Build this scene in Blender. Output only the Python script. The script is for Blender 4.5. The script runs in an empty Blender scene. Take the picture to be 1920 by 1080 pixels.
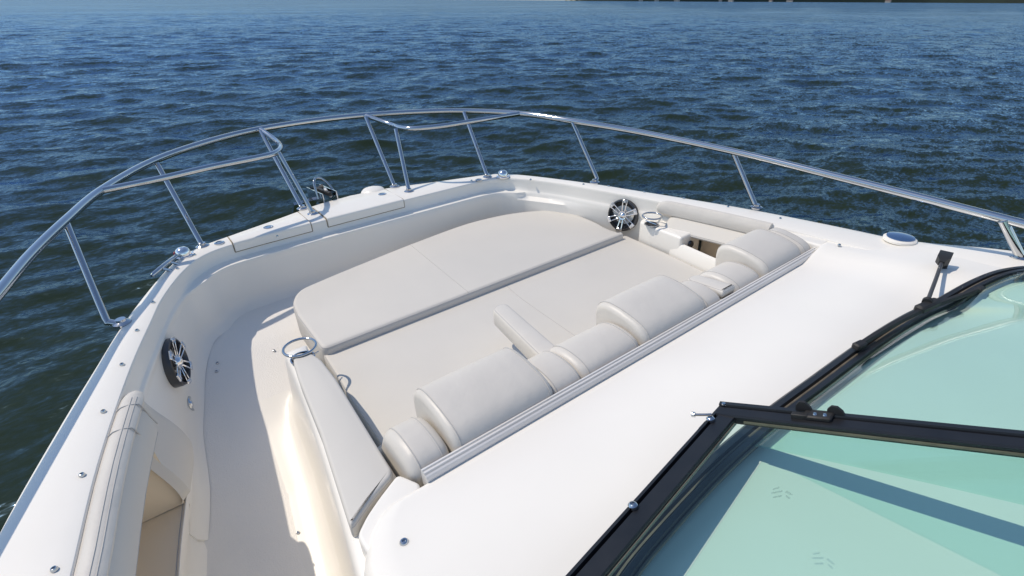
import bpy, bmesh, math, random
import numpy as np
from mathutils import Matrix, Vector
random.seed(4); rng = np.random.default_rng(7)
R = math.radians
scene = bpy.context.scene
col = scene.collection

# ------------------------------------------------------------------ camera (boat frame: X forward, Y port, Z up, gunwale z = 0)
FPX, YAW, ROLL, PITCH = 970.09, .6384114, -.0342967, .5080845
CAM = np.array([0, .88677, .8569])
_fw = np.array([math.cos(PITCH)*math.cos(YAW), -math.cos(PITCH)*math.sin(YAW), -math.sin(PITCH)])
_r = np.cross(_fw, [0, 0, 1]); _r /= np.linalg.norm(_r); _u = np.cross(_r, _fw)
_r, _u = math.cos(ROLL)*_r+math.sin(ROLL)*_u, -math.sin(ROLL)*_r+math.cos(ROLL)*_u
def ray(x, y):
    d = _fw*FPX+_r*(x-960)-_u*(y-540); return d/np.linalg.norm(d)
def uz(x, y, z): d = ray(x, y); return CAM+(z-CAM[2])/d[2]*d
def uy(x, y, Y): d = ray(x, y); return CAM+(Y-CAM[1])/d[1]*d
# the boat heels a little to port: world up seen from the boat
UP = Vector((-.02085, -.02709, .99942)).normalized()
HEEL = UP.rotation_difference(Vector((0, 0, 1))).to_matrix().to_4x4()
FREEBOARD = 1.12
BOAT = Matrix.Translation((0, 0, FREEBOARD)) @ HEEL
cd = bpy.data.cameras.new('camera'); cam = bpy.data.objects.new('camera', cd); col.objects.link(cam)
cd.sensor_width = 36; cd.lens = 36*FPX/1920; cd.clip_start = .02; cd.clip_end = 20000
M = Matrix.Identity(4)
for i in range(3):
    M[i][0] = _r[i]; M[i][1] = _u[i]; M[i][2] = -_fw[i]; M[i][3] = CAM[i]
cam.matrix_world = BOAT @ M
scene.camera = cam

# ------------------------------------------------------------------ sky, sun, exposure
SUN = (HEEL.to_3x3() @ Vector((.50, .42, 1.0))).normalized()
w = bpy.data.worlds.new('World'); scene.world = w; w.use_nodes = True
nt = w.node_tree; bg = nt.nodes['Background']
sky = nt.nodes.new('ShaderNodeTexSky'); sky.sky_type = 'NISHITA'; sky.sun_disc = False
sky.sun_elevation = math.asin(SUN.z); sky.sun_rotation = math.atan2(SUN.x, SUN.y)
sky.air_density = 1.0; sky.dust_density = .25; sky.ozone_density = 1.5
nt.links.new(sky.outputs[0], bg.inputs[0]); bg.inputs[1].default_value = .15
sl = bpy.data.lights.new('sun', 'SUN'); sl.energy = 3.2; sl.angle = R(.53); sl.color = (1, .895, .755)
so = bpy.data.objects.new('sun', sl); col.objects.link(so); so.rotation_euler = SUN.to_track_quat('Z', 'Y').to_euler(); so.location = (0, 0, 30)
vs = scene.view_settings; vs.view_transform = 'Standard'; vs.look = 'None'; vs.exposure = -.10; vs.gamma = 1; vs.use_curve_mapping = False
scene.cycles.use_denoising = True
scene.cycles.max_bounces = 10; scene.cycles.transparent_max_bounces = 16
scene.cycles.caustics_reflective = False; scene.cycles.caustics_refractive = False

# ------------------------------------------------------------------ materials
def mat(name, color, rough=.4, metal=0., coat=0., bump=None, var=0., spec=.5, vscale=3.):
    m = bpy.data.materials.new(name); m.use_nodes = True
    t = m.node_tree; b = t.nodes['Principled BSDF']
    b.inputs['Base Color'].default_value = (*color, 1); b.inputs['Roughness'].default_value = rough
    b.inputs['Metallic'].default_value = metal; b.inputs['Coat Weight'].default_value = coat
    b.inputs['Coat Roughness'].default_value = .08; b.inputs['Specular IOR Level'].default_value = spec
    tc = t.nodes.new('ShaderNodeTexCoord')
    if var:
        n = t.nodes.new('ShaderNodeTexNoise'); n.inputs['Scale'].default_value = vscale; n.inputs['Detail'].default_value = 6
        t.links.new(tc.outputs['Object'], n.inputs['Vector'])
        mr = t.nodes.new('ShaderNodeMapRange'); mr.inputs[1].default_value = .3; mr.inputs[2].default_value = .7
        mr.inputs[3].default_value = 1-var; mr.inputs[4].default_value = 1+var*.4
        t.links.new(n.outputs[0], mr.inputs[0])
        mx = t.nodes.new('ShaderNodeMix'); mx.data_type = 'RGBA'; mx.blend_type = 'MULTIPLY'; mx.inputs[0].default_value = 1
        mx.inputs[6].default_value = (*color, 1); t.links.new(mr.outputs[0], mx.inputs[7]); t.links.new(mx.outputs[2], b.inputs['Base Color'])
        r2 = t.nodes.new('ShaderNodeMapRange'); r2.inputs[3].default_value = rough*.8; r2.inputs[4].default_value = min(1, rough*1.25)
        t.links.new(n.outputs[0], r2.inputs[0]); t.links.new(r2.outputs[0], b.inputs['Roughness'])
    prev = None
    for (kind, scale, strength, dist) in (bump or []):
        if kind == 'vor':
            n = t.nodes.new('ShaderNodeTexVoronoi'); o = n.outputs['Distance']
        else:
            n = t.nodes.new('ShaderNodeTexNoise'); n.inputs['Detail'].default_value = 4; o = n.outputs[0]
        n.inputs['Scale'].default_value = scale
        t.links.new(tc.outputs['Object'], n.inputs['Vector'])
        bp = t.nodes.new('ShaderNodeBump'); bp.inputs['Strength'].default_value = strength; bp.inputs['Distance'].default_value = dist
        t.links.new(o, bp.inputs['Height'])
        if prev: t.links.new(prev.outputs[0], bp.inputs['Normal'])
        prev = bp
    if prev: t.links.new(prev.outputs[0], b.inputs['Normal'])
    return m

GEL = mat('gelcoat', (.88, .847, .782), .36, coat=.1, var=.03, vscale=2.5)
NONSKID = mat('nonskid_gelcoat', (.86, .83, .78), .45, bump=[('vor', 260, .35, .002)], var=.04)
POCKET = mat('pocket_bounce_gelcoat', (.86, .74, .57), .45, var=.04)  # plain gelcoat with warm bounced light put into its beige colour
FABRIC = mat('pad_vinyl', (.645, .617, .565), .62, bump=[('noise', 9, .25, .006), ('noise', 420, .18, .0006)], var=.03, vscale=4)
VINYL = mat('bolster_vinyl', (.66, .625, .57), .42, bump=[('noise', 16, .45, .006), ('noise', 45, .25, .002), ('noise', 500, .2, .0005)], var=.04, vscale=6)
PIPING = mat('piping_vinyl', (.50, .485, .46), .5)
SEAM = mat('seam_shadow', (.30, .285, .27), .8)
STEEL = mat('polished_stainless', (.54, .56, .58), .10, metal=1., var=.02)
ALU = mat('satin_aluminium', (.74, .725, .70), .30, metal=.1, var=.06)
CHROME = mat('chrome_plastic', (.85, .85, .86), .08, metal=1.)
DARK = mat('speaker_cone', (.012, .012, .014), .55, bump=[('noise', 40, .2, .003)])
DGREY = mat('speaker_ring', (.09, .09, .095), .3, metal=.8)
BLACK = mat('black_anodised_frame', (.012, .013, .016), .38, bump=[('noise', 600, .12, .0004)], var=.2, vscale=20)
RUBBER = mat('black_rubber', (.018, .018, .019), .6, var=.15, vscale=15)
GASKET = mat('weathered_gasket', (.16, .135, .10), .7, var=.3, vscale=30)
ROD = mat('wiper_grey', (.05, .05, .055), .5)
REDLENS = mat('red_lens', (.35, .01, .015), .12, coat=.5)
GREENLENS = mat('green_lens', (.01, .22, .08), .12, coat=.5)
BLUECAP = mat('sky_reflection_cap', (.10, .19, .36), .12, metal=.6, coat=.5)  # polished cap: the blue sky it mirrors is put into the base colour
CAULK = mat('joint_sealant', (.30, .24, .16), .7, var=.3, vscale=25)
SHORE = mat('shore_trees', (.035, .05, .035), .9, var=.4, vscale=.02)
HOUSEW = mat('house_white', (.42, .40, .37), .7); HOUSER = mat('house_roof', (.16, .12, .10), .8)

def glass_mat():
    m = bpy.data.materials.new('green_tinted_glass'); m.use_nodes = True
    t = m.node_tree; t.nodes.clear()
    o = t.nodes.new('ShaderNodeOutputMaterial'); tr = t.nodes.new('ShaderNodeBsdfTransparent'); gl = t.nodes.new('ShaderNodeBsdfGlossy')
    tr.inputs[0].default_value = (.865, .975, .945, 1); gl.inputs['Roughness'].default_value = .02
    lw = t.nodes.new('ShaderNodeLayerWeight'); lw.inputs[0].default_value = .5
    pw = t.nodes.new('ShaderNodeMath'); pw.operation = 'POWER'; pw.inputs[1].default_value = 5; t.links.new(lw.outputs['Facing'], pw.inputs[0])
    fr = t.nodes.new('ShaderNodeMath'); fr.operation = 'MULTIPLY_ADD'; fr.inputs[1].default_value = .95; fr.inputs[2].default_value = .04; t.links.new(pw.outputs[0], fr.inputs[0])
    mx = t.nodes.new('ShaderNodeMixShader')
    t.links.new(fr.outputs[0], mx.inputs[0]); t.links.new(tr.outputs[0], mx.inputs[1]); t.links.new(gl.outputs[0], mx.inputs[2])
    t.links.new(mx.outputs[0], o.inputs[0]); return m
GLASS = glass_mat()
def print_mat():
    m = bpy.data.materials.new('etched_print'); m.use_nodes = True; t = m.node_tree; b = t.nodes['Principled BSDF']
    b.inputs['Base Color'].default_value = (.10, .20, .18, 1); b.inputs['Alpha'].default_value = .16; return m
PRINT = print_mat()

def water_mat():
    m = bpy.data.materials.new('sea_water'); m.use_nodes = True
    t = m.node_tree; t.nodes.clear(); N = t.nodes.new; L = t.links.new
    tc = N('ShaderNodeTexCoord'); mp = N('ShaderNodeMapping'); mp.inputs['Rotation'].default_value = (0, 0, R(36)); mp.inputs['Scale'].default_value = (1, .5, 1)
    L(tc.outputs['Object'], mp.inputs[0]); ge = N('ShaderNodeNewGeometry'); cur = ge.outputs['Normal']
    # ripples as slope noise: real small waves tilt the surface, at any distance
    for sc, k, det in ((.9, .26, 2), (3.2, .42, 3), (11, .60, 3), (36, .60, 2)):
        n = N('ShaderNodeTexNoise'); n.inputs['Scale'].default_value = sc; n.inputs['Detail'].default_value = det; n.inputs['Distortion'].default_value = .5
        L(mp.outputs[0], n.inputs['Vector'])
        sb = N('ShaderNodeVectorMath'); sb.operation = 'SUBTRACT'; sb.inputs[1].default_value = (.5, .5, .5); L(n.outputs['Color'], sb.inputs[0])
        ml = N('ShaderNodeVectorMath'); ml.operation = 'MULTIPLY'; ml.inputs[1].default_value = (k, k, 0); L(sb.outputs[0], ml.inputs[0])
        ad = N('ShaderNodeVectorMath'); ad.operation = 'ADD'; L(cur, ad.inputs[0]); L(ml.outputs[0], ad.inputs[1]); cur = ad.outputs[0]
    # gusts: patches a few boat lengths wide where the ripples are stronger or weaker
    gn = N('ShaderNodeTexNoise'); gn.inputs['Scale'].default_value = .06; gn.inputs['Detail'].default_value = 3; L(mp.outputs[0], gn.inputs['Vector'])
    gr = N('ShaderNodeMapRange'); gr.inputs[1].default_value = .32; gr.inputs[2].default_value = .68; gr.inputs[3].default_value = .65; gr.inputs[4].default_value = 1.35; L(gn.outputs[0], gr.inputs[0])
    sb = N('ShaderNodeVectorMath'); sb.operation = 'SUBTRACT'; L(cur, sb.inputs[0]); L(ge.outputs['Normal'], sb.inputs[1])
    sc_ = N('ShaderNodeVectorMath'); sc_.operation = 'SCALE'; L(sb.outputs[0], sc_.inputs[0]); L(gr.outputs[0], sc_.inputs['Scale'])
    ad = N('ShaderNodeVectorMath'); ad.operation = 'ADD'; L(ge.outputs['Normal'], ad.inputs[0]); L(sc_.outputs[0], ad.inputs[1])
    nm = N('ShaderNodeVectorMath'); nm.operation = 'NORMALIZE'; L(ad.outputs[0], nm.inputs[0])
    df = N('ShaderNodeBsdfDiffuse'); df.inputs[0].default_value = (.020, .030, .011, 1)
    gl = N('ShaderNodeBsdfGlossy'); gl.inputs[0].default_value = (.27, .46, .76, 1); gl.inputs['Roughness'].default_value = .20; L(nm.outputs[0], gl.inputs['Normal'])
    g2 = N('ShaderNodeBsdfGlossy'); g2.inputs[0].default_value = (.42, .60, .84, 1); g2.inputs['Roughness'].default_value = .035; L(nm.outputs[0], g2.inputs['Normal'])
    gm = N('ShaderNodeMixShader'); gm.inputs[0].default_value = .5; L(gl.outputs[0], gm.inputs[1]); L(g2.outputs[0], gm.inputs[2])
    lw = N('ShaderNodeLayerWeight'); lw.inputs[0].default_value = .5; L(nm.outputs[0], lw.inputs['Normal'])
    pw = N('ShaderNodeMath'); pw.operation = 'POWER'; pw.inputs[1].default_value = 5; L(lw.outputs['Facing'], pw.inputs[0])
    fr = N('ShaderNodeMath'); fr.operation = 'MULTIPLY_ADD'; fr.inputs[1].default_value = .80; fr.inputs[2].default_value = .03; L(pw.outputs[0], fr.inputs[0])
    mx = N('ShaderNodeMixShader'); L(fr.outputs[0], mx.inputs[0]); L(df.outputs[0], mx.inputs[1]); L(gm.outputs[0], mx.inputs[2])
    o = N('ShaderNodeOutputMaterial'); L(mx.outputs[0], o.inputs[0]); return m
WATER = water_mat()

# ------------------------------------------------------------------ mesh helpers
class MB:
    def __init__(s): s.v = []; s.f = []
    def add(s, v, f):
        k = len(s.v); s.v += [tuple(map(float, p)) for p in v]; s.f += [tuple(i+k for i in q) for q in f]; return s
    def loft(s, rings, closed=True, cap0=False, cap1=False):
        n = len(rings[0]); v = [p for r_ in rings for p in r_]; f = []
        for i in range(len(rings)-1):
            for j in range(n if closed else n-1):
                a = i*n+j; b = i*n+(j+1) % n; f.append((a, b, b+n, a+n))
        if cap0: f.append(tuple(range(n))[::-1])
        if cap1: f.append(tuple((len(rings)-1)*n+j for j in range(n)))
        return s.add(v, f)
    def tube(s, pts, r, seg=12, cap=True):
        pts = [np.array(p, float) for p in pts]; rings = []; prev = None
        for i, p in enumerate(pts):
            t = pts[min(i+1, len(pts)-1)]-pts[max(i-1, 0)]; t /= np.linalg.norm(t)
            a = np.cross(t, [0, 0, 1.]) if prev is None else prev-t*(prev@t)
            if np.linalg.norm(a) < 1e-4: a = np.cross(t, [0, 1., 0])
            a /= np.linalg.norm(a); prev = a; b = np.cross(t, a)
            rr = r[i] if hasattr(r, '__len__') else r
            rings.append([p+rr*(math.cos(q)*a+math.sin(q)*b) for q in np.linspace(0, 2*math.pi, seg, endpoint=False)])
        return s.loft(rings, True, cap, cap)
    def lathe(s, c, axis, prof, seg=28, cap0=True, cap1=True):
        """prof = list of (radius, height along axis)"""
        c = np.array(c, float); n = np.array(axis, float); n /= np.linalg.norm(n)
        a = np.cross(n, [.3, .1, 1.]); a /= np.linalg.norm(a); b = np.cross(n, a)
        rings = [[c+n*h+q_*(math.cos(q)*a+math.sin(q)*b) for q in np.linspace(0, 2*math.pi, seg, endpoint=False)] for q_, h in prof]
        return s.loft(rings, True, cap0, cap1)
    def box(s, c, ax, ay, az, hx, hy, hz, bev=.15):
        c = np.array(c, float); ax, ay, az = (np.array(q, float)/np.linalg.norm(q) for q in (ax, ay, az))
        e = min(hx, hy, hz)*bev; rings = []
        for z, i in ((-hz, e), (-hz+e, 0), (hz-e, 0), (hz, e)):
            X, Y = hx-i, hy-i
            k = e if i == 0 else e*.6
            rings.append([c+ax*p+ay*q+az*z for p, q in ((X, Y-k), (X-k, Y), (-X+k, Y), (-X, Y-k), (-X, -Y+k), (-X+k, -Y), (X-k, -Y), (X, -Y+k))])
        return s.loft(rings, True, True, True)

def obj(name, mb, material, parent=None, label=None, sharp=38, origin=None, boatframe=True):
    v = mb.v
    if origin is not None: v = [(a-origin[0], b-origin[1], c-origin[2]) for a, b, c in v]
    me = bpy.data.meshes.new(name); me.from_pydata(v, [], mb.f); me.update()
    bm = bmesh.new(); bm.from_mesh(me); bmesh.ops.recalc_face_normals(bm, faces=bm.faces); bm.to_mesh(me); bm.free()
    me.materials.append(material)
    me.polygons.foreach_set('use_smooth', [True]*len(me.polygons)); me.set_sharp_from_angle(angle=R(sharp))
    o = bpy.data.objects.new(name, me); col.objects.link(o)
    if parent: o.parent = parent
    elif boatframe: o.matrix_world = BOAT @ Matrix.Translation(origin if origin is not None else (0, 0, 0))
    if label: o['label'] = label
    return o
def spline(pts, n, closed=False):
    """chord-length Catmull-Rom resampled to n points"""
    P = [np.array(p, float) for p in pts]; m = len(P); out = []
    if closed: ext = [P[-1]]+P+[P[0], P[1]]; segs = m
    else: ext = [2*P[0]-P[1]]+P+[2*P[-1]-P[-2]]; segs = m-1
    for i in range(segs):
        a, b, c, d = ext[i:i+4]
        for t in np.linspace(0, 1, 16, endpoint=False):
            out.append(.5*((2*b)+(-a+c)*t+(2*a-5*b+4*c-d)*t*t+(-a+3*b-3*c+d)*t**3))
    out.append(P[0] if closed else P[-1]); out = np.array(out)
    L = np.r_[0, np.cumsum(np.linalg.norm(np.diff(out, axis=0), axis=1))]
    s = np.linspace(0, L[-1], n, endpoint=not closed)
    return np.stack([np.interp(s, L, out[:, k]) for k in range(out.shape[1])], 1)
def rounded(poly, rad, seg=6):
    """round polygon corners; poly = [(x,y)] or with own radius (x,y,r)"""
    out = []; n = len(poly)
    for i in range(n):
        p = np.array(poly[i][:2], float); a = np.array(poly[i-1][:2], float)-p; b = np.array(poly[(i+1) % n][:2], float)-p
        r_ = poly[i][2] if len(poly[i]) > 2 else rad
        la, lb = np.linalg.norm(a), np.linalg.norm(b); k = min(r_, la*.48, lb*.48); a = p+a/la*k; b = p+b/lb*k
        for t in np.linspace(0, 1, seg): out.append((1-t)**2*a+2*t*(1-t)*p+t*t*b)
    return np.array(out)
def inset(poly, d):
    P = np.array(poly, float); n = len(P); area = .5*sum(P[i-1][0]*P[i][1]-P[i][0]*P[i-1][1] for i in range(n)); s = 1 if area > 0 else -1
    out = []
    for i in range(n):
        t = P[(i+1) % n]-P[i-1]; L = np.linalg.norm(t); t = t/L if L > 1e-9 else np.array([1., 0])
        out.append(P[i]+s*d*np.array([-t[1], t[0]]))
    return np.array(out)
def slab(mb, poly, z0, z1, bev=.02, zf=None, seg=5, crown=0.):
    """cushion or lid: outline in x,y, rounded top edge; zf(x,y) adds to z"""
    zf = zf or (lambda x, y: 0)
    rings = []; lo = inset(poly, bev*.3)
    rings.append([(x, y, z0+zf(x, y)) for x, y in lo]); rings.append([(x, y, z0+bev*.4+zf(x, y)) for x, y in poly])
    for t in np.linspace(0, math.pi/2, seg):
        q = inset(poly, bev*(1-math.cos(t))); rings.append([(x, y, z1-bev*(1-math.sin(t))+zf(x, y)) for x, y in q])
    if crown:
        for k in (1, 2, 3):
            q = inset(poly, bev+k*bev*.8); rings.append([(x, y, z1+crown*k/3+zf(x, y)) for x, y in q])
    return mb.loft(rings, True, True, True)
def smooth(a, b, x): t = min(1, max(0, (x-a)/(b-a))); return t*t*(3-2*t)

# ------------------------------------------------------------------ setting: water, far shore
def build_water():
    ax = math.atan2(*( (HEEL.to_3x3() @ Vector(_fw))[i] for i in (1, 0)))
    th = np.concatenate([np.linspace(-R(62), R(62), 620), np.linspace(R(62), 2*math.pi-R(62), 50)[1:-1]])+ax
    rad = np.concatenate([np.geomspace(1.2, 300, 860), np.geomspace(300, 9000, 60)[1:]])
    T, Q = np.meshgrid(th, rad); X = Q*np.cos(T); Y = Q*np.sin(T); Z = np.zeros_like(X)
    cell = np.gradient(rad)[:, None]
    wind = ax+R(198)
    DX = np.zeros_like(X); DY = np.zeros_like(X)
    for k in range(110):
        lam = math.exp(rng.uniform(math.log(.22), math.log(4.2))); a = wind+rng.normal(0, .55)
        amp = .0036*lam**.95*(1 if lam < 1.1 else (1.1/lam)**.85); kk = 2*math.pi/lam; ph = rng.uniform(0, 2*math.pi)
        fade = np.clip((lam/cell-2.5)/3, 0, 1)
        arg = kk*(X*math.cos(a)+Y*math.sin(a))+ph
        Z += amp*fade*np.cos(arg); DX -= .8*amp*fade*math.cos(a)*np.sin(arg); DY -= .8*amp*fade*math.sin(a)*np.sin(arg)
    V = np.stack([X+DX, Y+DY, Z], -1).reshape(-1, 3); nr, nc = X.shape
    i, j = np.meshgrid(np.arange(nr-1), np.arange(nc), indexing='ij'); j2 = (j+1) % nc
    F = np.stack([i*nc+j, (i+1)*nc+j, (i+1)*nc+j2, i*nc+j2], -1).reshape(-1, 4)
    me = bpy.data.meshes.new('water'); me.vertices.add(len(V)+1); me.vertices.foreach_set('co', np.vstack([V, [[0, 0, 0]]]).ravel())
    tri = np.stack([np.full(nc, len(V)), np.arange(nc), (np.arange(nc)+1) % nc], -1)
    me.loops.add(F.size+tri.size); me.loops.foreach_set('vertex_index', np.concatenate([F.ravel(), tri.ravel()]).astype(np.int32))
    me.polygons.add(len(F)+len(tri))
    me.polygons.foreach_set('loop_start', np.concatenate([np.arange(len(F))*4, F.size+np.arange(len(tri))*3]).astype(np.int32))
    me.update(calc_edges=True); me.validate()
    me.polygons.foreach_set('use_smooth', [True]*len(me.polygons)); me.materials.append(WATER)
    o = bpy.data.objects.new('water', me); col.objects.link(o); o['kind'] = 'structure'
    return ax
AX = build_water()

def build_shore():
    # low wooded bank about 1.6 km off, seen only as a thin line at the top right
    mb = MB(); D = 1600; n = 260; rings = []
    for i, t in enumerate(np.linspace(-R(75), -R(5), n)):
        a = AX+t; d = D*(1+.05*math.sin(t*7)); tp = smooth(-R(5), -R(16), t); h = 1+tp*16+tp*3*math.sin(t*31)+3*random.random()+2*math.sin(t*83)
        c, s = math.cos(a), math.sin(a)
        rings.append([(c*d, s*d, -1), (c*(d+2), s*(d+2), h*.75), (c*(d+25), s*(d+25), h), (c*(d+160), s*(d+160), h*1.1), (c*(d+170), s*(d+170), -1)])
    mb.loft(rings, False)
    o = obj('far_shore', mb, SHORE, boatframe=False); o['kind'] = 'structure'
    for i in range(10):
        t = random.uniform(-R(46), -R(12)); a = AX+t; d = D*(1+.05*math.sin(t*7))-random.uniform(14, 40); c, s = math.cos(a), math.sin(a)
        b = bpy.data.objects.new('house', None); col.objects.link(b); b.location = (c*d, s*d, 0); b.rotation_euler = (0, 0, a+random.uniform(-.5, .5))
        b['label'] = 'tiny pale house on the far shoreline at the horizon'; b['category'] = 'house'; b['group'] = 'houses along the far shore'
        L = random.uniform(6, 14); W_ = random.uniform(5, 8); H = random.uniform(2.5, 4.5)
        m = MB().box((0, 0, H/2-.3), (1, 0, 0), (0, 1, 0), (0, 0, 1), W_/2, L/2, H/2+.3, .02); obj('wall', m, HOUSEW, b)
        m = MB().loft([[(-W_/2-.4, y, H), (W_/2+.4, y, H), (0, y, H+2)] for y in (-L/2-.4, L/2+.4)], True, True, True); obj('roof', m, HOUSER, b)
build_shore()

# ------------------------------------------------------------------ the boat
boat = bpy.data.objects.new('motor_boat', None); col.objects.link(boat); boat.matrix_world = BOAT
boat['label'] = 'white motor boat foredeck with sun lounge, steel bow rail and green-tinted windshield'; boat['category'] = 'boat'

OUT = [(-.9, 1.51), (-.3, 1.49), (.2, 1.455), (.5, 1.425), (.8, 1.375), (1.11, 1.303), (1.39, 1.215), (1.63, 1.132), (1.87, 1.046), (2.13, .93), (2.28, .845), (2.365, .76), (2.42, .60), (2.48, .40), (2.55, .18), (2.565, 0)]
INN = [(-.9, 1.30), (-.3, 1.285), (.2, 1.255), (.75, 1.213), (.95, 1.182), (1.22, 1.133), (1.57, 1.047), (1.83, .968), (1.95, .93), (2.08, .873), (2.168, .824), (2.24, .768), (2.285, .69), (2.300, .58), (2.303, .42), (2.305, .2), (2.305, 0)]
mirror = lambda P: P+[(x, -y) for x, y in P[-2::-1]]
NS = 240
oc = spline(mirror(OUT), NS); ic = spline(mirror(INN), NS)
def sheer(x, y=0): return .06*smooth(.62, .15, x)
def normals(c):
    t = np.gradient(c, axis=0); t /= np.linalg.norm(t, axis=1)[:, None]; n = np.stack([t[:, 1], -t[:, 0]], 1)   # towards the inside of the bow
    return n if (n[NS//2] @ np.array([-1, 0])) > 0 else -n
inn = normals(ic); onn = normals(oc)
def innerY(x): return float(np.interp(x, ic[:NS//2, 0], ic[:NS//2, 1]))

# hull sides and rub rail
mb = MB(); rings = []
for i in range(NS):
    x, y = oc[i]; n = onn[i]; s = sheer(x)
    r_ = [(x, y, -.012+s)]
    for d, z in ((.0, -.05), (.012, -.052), (.012, -.10), (.03, -.45), (.10, -.85), (.30, -1.3), (.7, -1.6)):
        r_.append((x+n[0]*d, y+n[1]*d, z+s))
    rings.append(r_)
mb.loft(rings, False); hull = obj('hull', mb, GEL, boat)
mb = MB(); mb.tube([(x-n[0]*.006, y-n[1]*.006, -.075+sheer(x)) for (x, y), n in zip(oc, onn)], .017, 8); obj('rub_rail', mb, RUBBER, hull)

# gunwale
mb = MB(); rings = []
for i in range(NS):
    o_, n_o = oc[i], onn[i]; p, n = ic[i], inn[i]; s = sheer(o_[0]); r_ = []
    r_.append((*o_, -.05+s)); r_.append((*o_, -.014+s)); r_.append((*(o_+n_o*.004), -.005+s)); r_.append((*(o_+n_o*.014), s))
    for k in (.2, .4, .6, .8):
        a = o_+n_o*.014; b = p-n*.007; q = a*(1-k)+b*k; r_.append((*q, s+.004*math.sin(math.pi*k)))
    r_.append((*(p-n*.007), s)); r_.append((*(p-n*.002), -.0015+s)); r_.append((*p, -.005+s)); r_.append((*(p+n*.0004), -.011+s)); r_.append((*(p+n*.001), -.03+s))
    rings.append(r_)
mb.loft(rings, False); gun = obj('gunwale', mb, GEL, boat, sharp=32)

# inner liner round the bow: wall, ledge, lower wall (port from x=1.44, starboard to x=1.24)
def floor_z(x): return float(np.interp(x, [-.9, .2, .7, 1.1, 1.36, 1.63, 1.85, 2.0, 2.12, 2.2], [-.64, -.63, -.61, -.567, -.515, -.44, -.362, -.308, -.286, -.282]))
def wall_d(x, z):
    """how far the port side wall stands in from the gunwale edge"""
    return .008+.055*smooth(1.75, 1.42, x)*smooth(-.05, -.31, z)*(1-.75*smooth(-.33, -.50, z))
XP = 1.335; _joined = False; _last = None             # front end of the port pocket
mb = MB(); rings = []
for i in range(NS):
    p, n = ic[i], inn[i]; port = p[1] > 0
    if p[0] < (-.8 if port else 1.26): continue
    led = .038*smooth(2.08, 2.2, p[0]) if port else .038*smooth(2.15, 2.19, p[0])
    small = 0 if port else .03*smooth(1.75, 2.1, p[0])*(1-smooth(2.15, 2.19, p[0]))
    fz = floor_z(p[0]) if port and p[1] > .70 else -.285
    k = led+small; W_ = (lambda z: wall_d(p[0], z)) if port else (lambda z: .014-.01*z)
    if port and p[0] < XP:      # below the pocket only: its sill, then the wall
        r_ = [(*(p+n*d), z) for d, z in ((-.06, -.33), (-.04, -.33), (-.02, -.33), (0, -.33), (.02, -.33), (.04, -.33), (.052, -.33), (.058, -.328), (.061, -.324), (.0635, -.324))]
    else:
        r_ = [(*p, -.007), (*(p+n*.002), -.045), (*(p+n*(.004+led*.10)), -.060), (*(p+n*(.006+led*.4)), -.066), (*(p+n*(.010+led)), -.0665 if led > .015 else -.07)]
        r_ += [(*(p+n*(.012+led)), -.071 if led > .015 else -.08), (*(p+n*(W_(-.09)+led)), -.09), (*(p+n*(W_(-.105)+k)), -.105), (*(p+n*(W_(-.13)+k)), -.13), (*(p+n*(W_(-.2)+k)), -.20)]
    zs = [-.2+(fz+.05+.2)*t for t in (.35, .6, .8, 1)] if fz < -.3 else [-.21, -.215, -.22, -.23]
    if port and p[0] < XP: zs = list(np.linspace(-.345, fz+.05, 4))
    r_ += [(*(p+n*(W_(z)+k)), z) for z in zs]
    e = W_(fz+.05)+k; r_ += [(*(p+n*(e+.012)), fz+.014), (*(p+n*(e+.035)), fz-.003)]
    if port and p[0] >= XP and not _joined:      # the pocket ends square against the full-height wall
        _joined = True; q = [(r_[j][0], r_[j][1], r_[j][2]) for j in range(len(r_))]
        low = rings[-1]; dx = p-_last; rings.append([(low[j][0]+dx[0]-1e-4, low[j][1]+dx[1], low[j][2]) for j in range(len(r_))])
    rings.append(r_); _last = p
mb.loft(rings, False); liner = obj('coaming_liner', mb, GEL, boat, sharp=42)
def wall_hit(px):
    """where the line through a pixel meets the port side wall"""
    d = ray(*px)
    for X in np.linspace(.8, 2.3, 3000):
        q = CAM+d*(X/d[0])
        if q[1] >= innerY(X)-wall_d(X, q[2])*1.04: return q
# walkway floor and forward platform
_cr = []
for px in ((650, 1080), (600, 900), (560, 760), (545, 700), (538, 672)):
    z = -.45
    for _ in range(12): z = floor_z(uz(*px, z)[0])
    _cr.append(uz(*px, z)[:2])
_pf = np.polyfit([c_[0] for c_ in _cr], [c_[1] for c_ in _cr], 2)
def in_bot(x): return float(np.polyval(_pf, x)) if x > .6 else float(np.polyval(_pf, .6)+(.6-x)*.08)
mb = MB(); rings = []
for x in np.linspace(-.9, 2.26, 90):
    y1 = innerY(x)-.02; y0 = .42 if x > 1.5 else in_bot(x)-.10
    rings.append([(x, y, floor_z(x)-.0005) for y in np.linspace(y0, y1, 9)])
mb.loft(rings, False); obj('walkway_floor', mb, NONSKID, boat, 'grey non-skid walkway floor in the shade of the port side')
mb = MB()
poly = [(1.30, .50), (2.05, .47), (2.22, .44), (2.25, 0), (2.22, -.62), (2.05, -.86), (1.6, -.98), (1.0, -1.0), (.8, -1.0), (.8, .50)]
slab(mb, rounded(poly, .03), -.62, -.279, .012); obj('lounge_platform', mb, GEL, boat)

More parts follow.
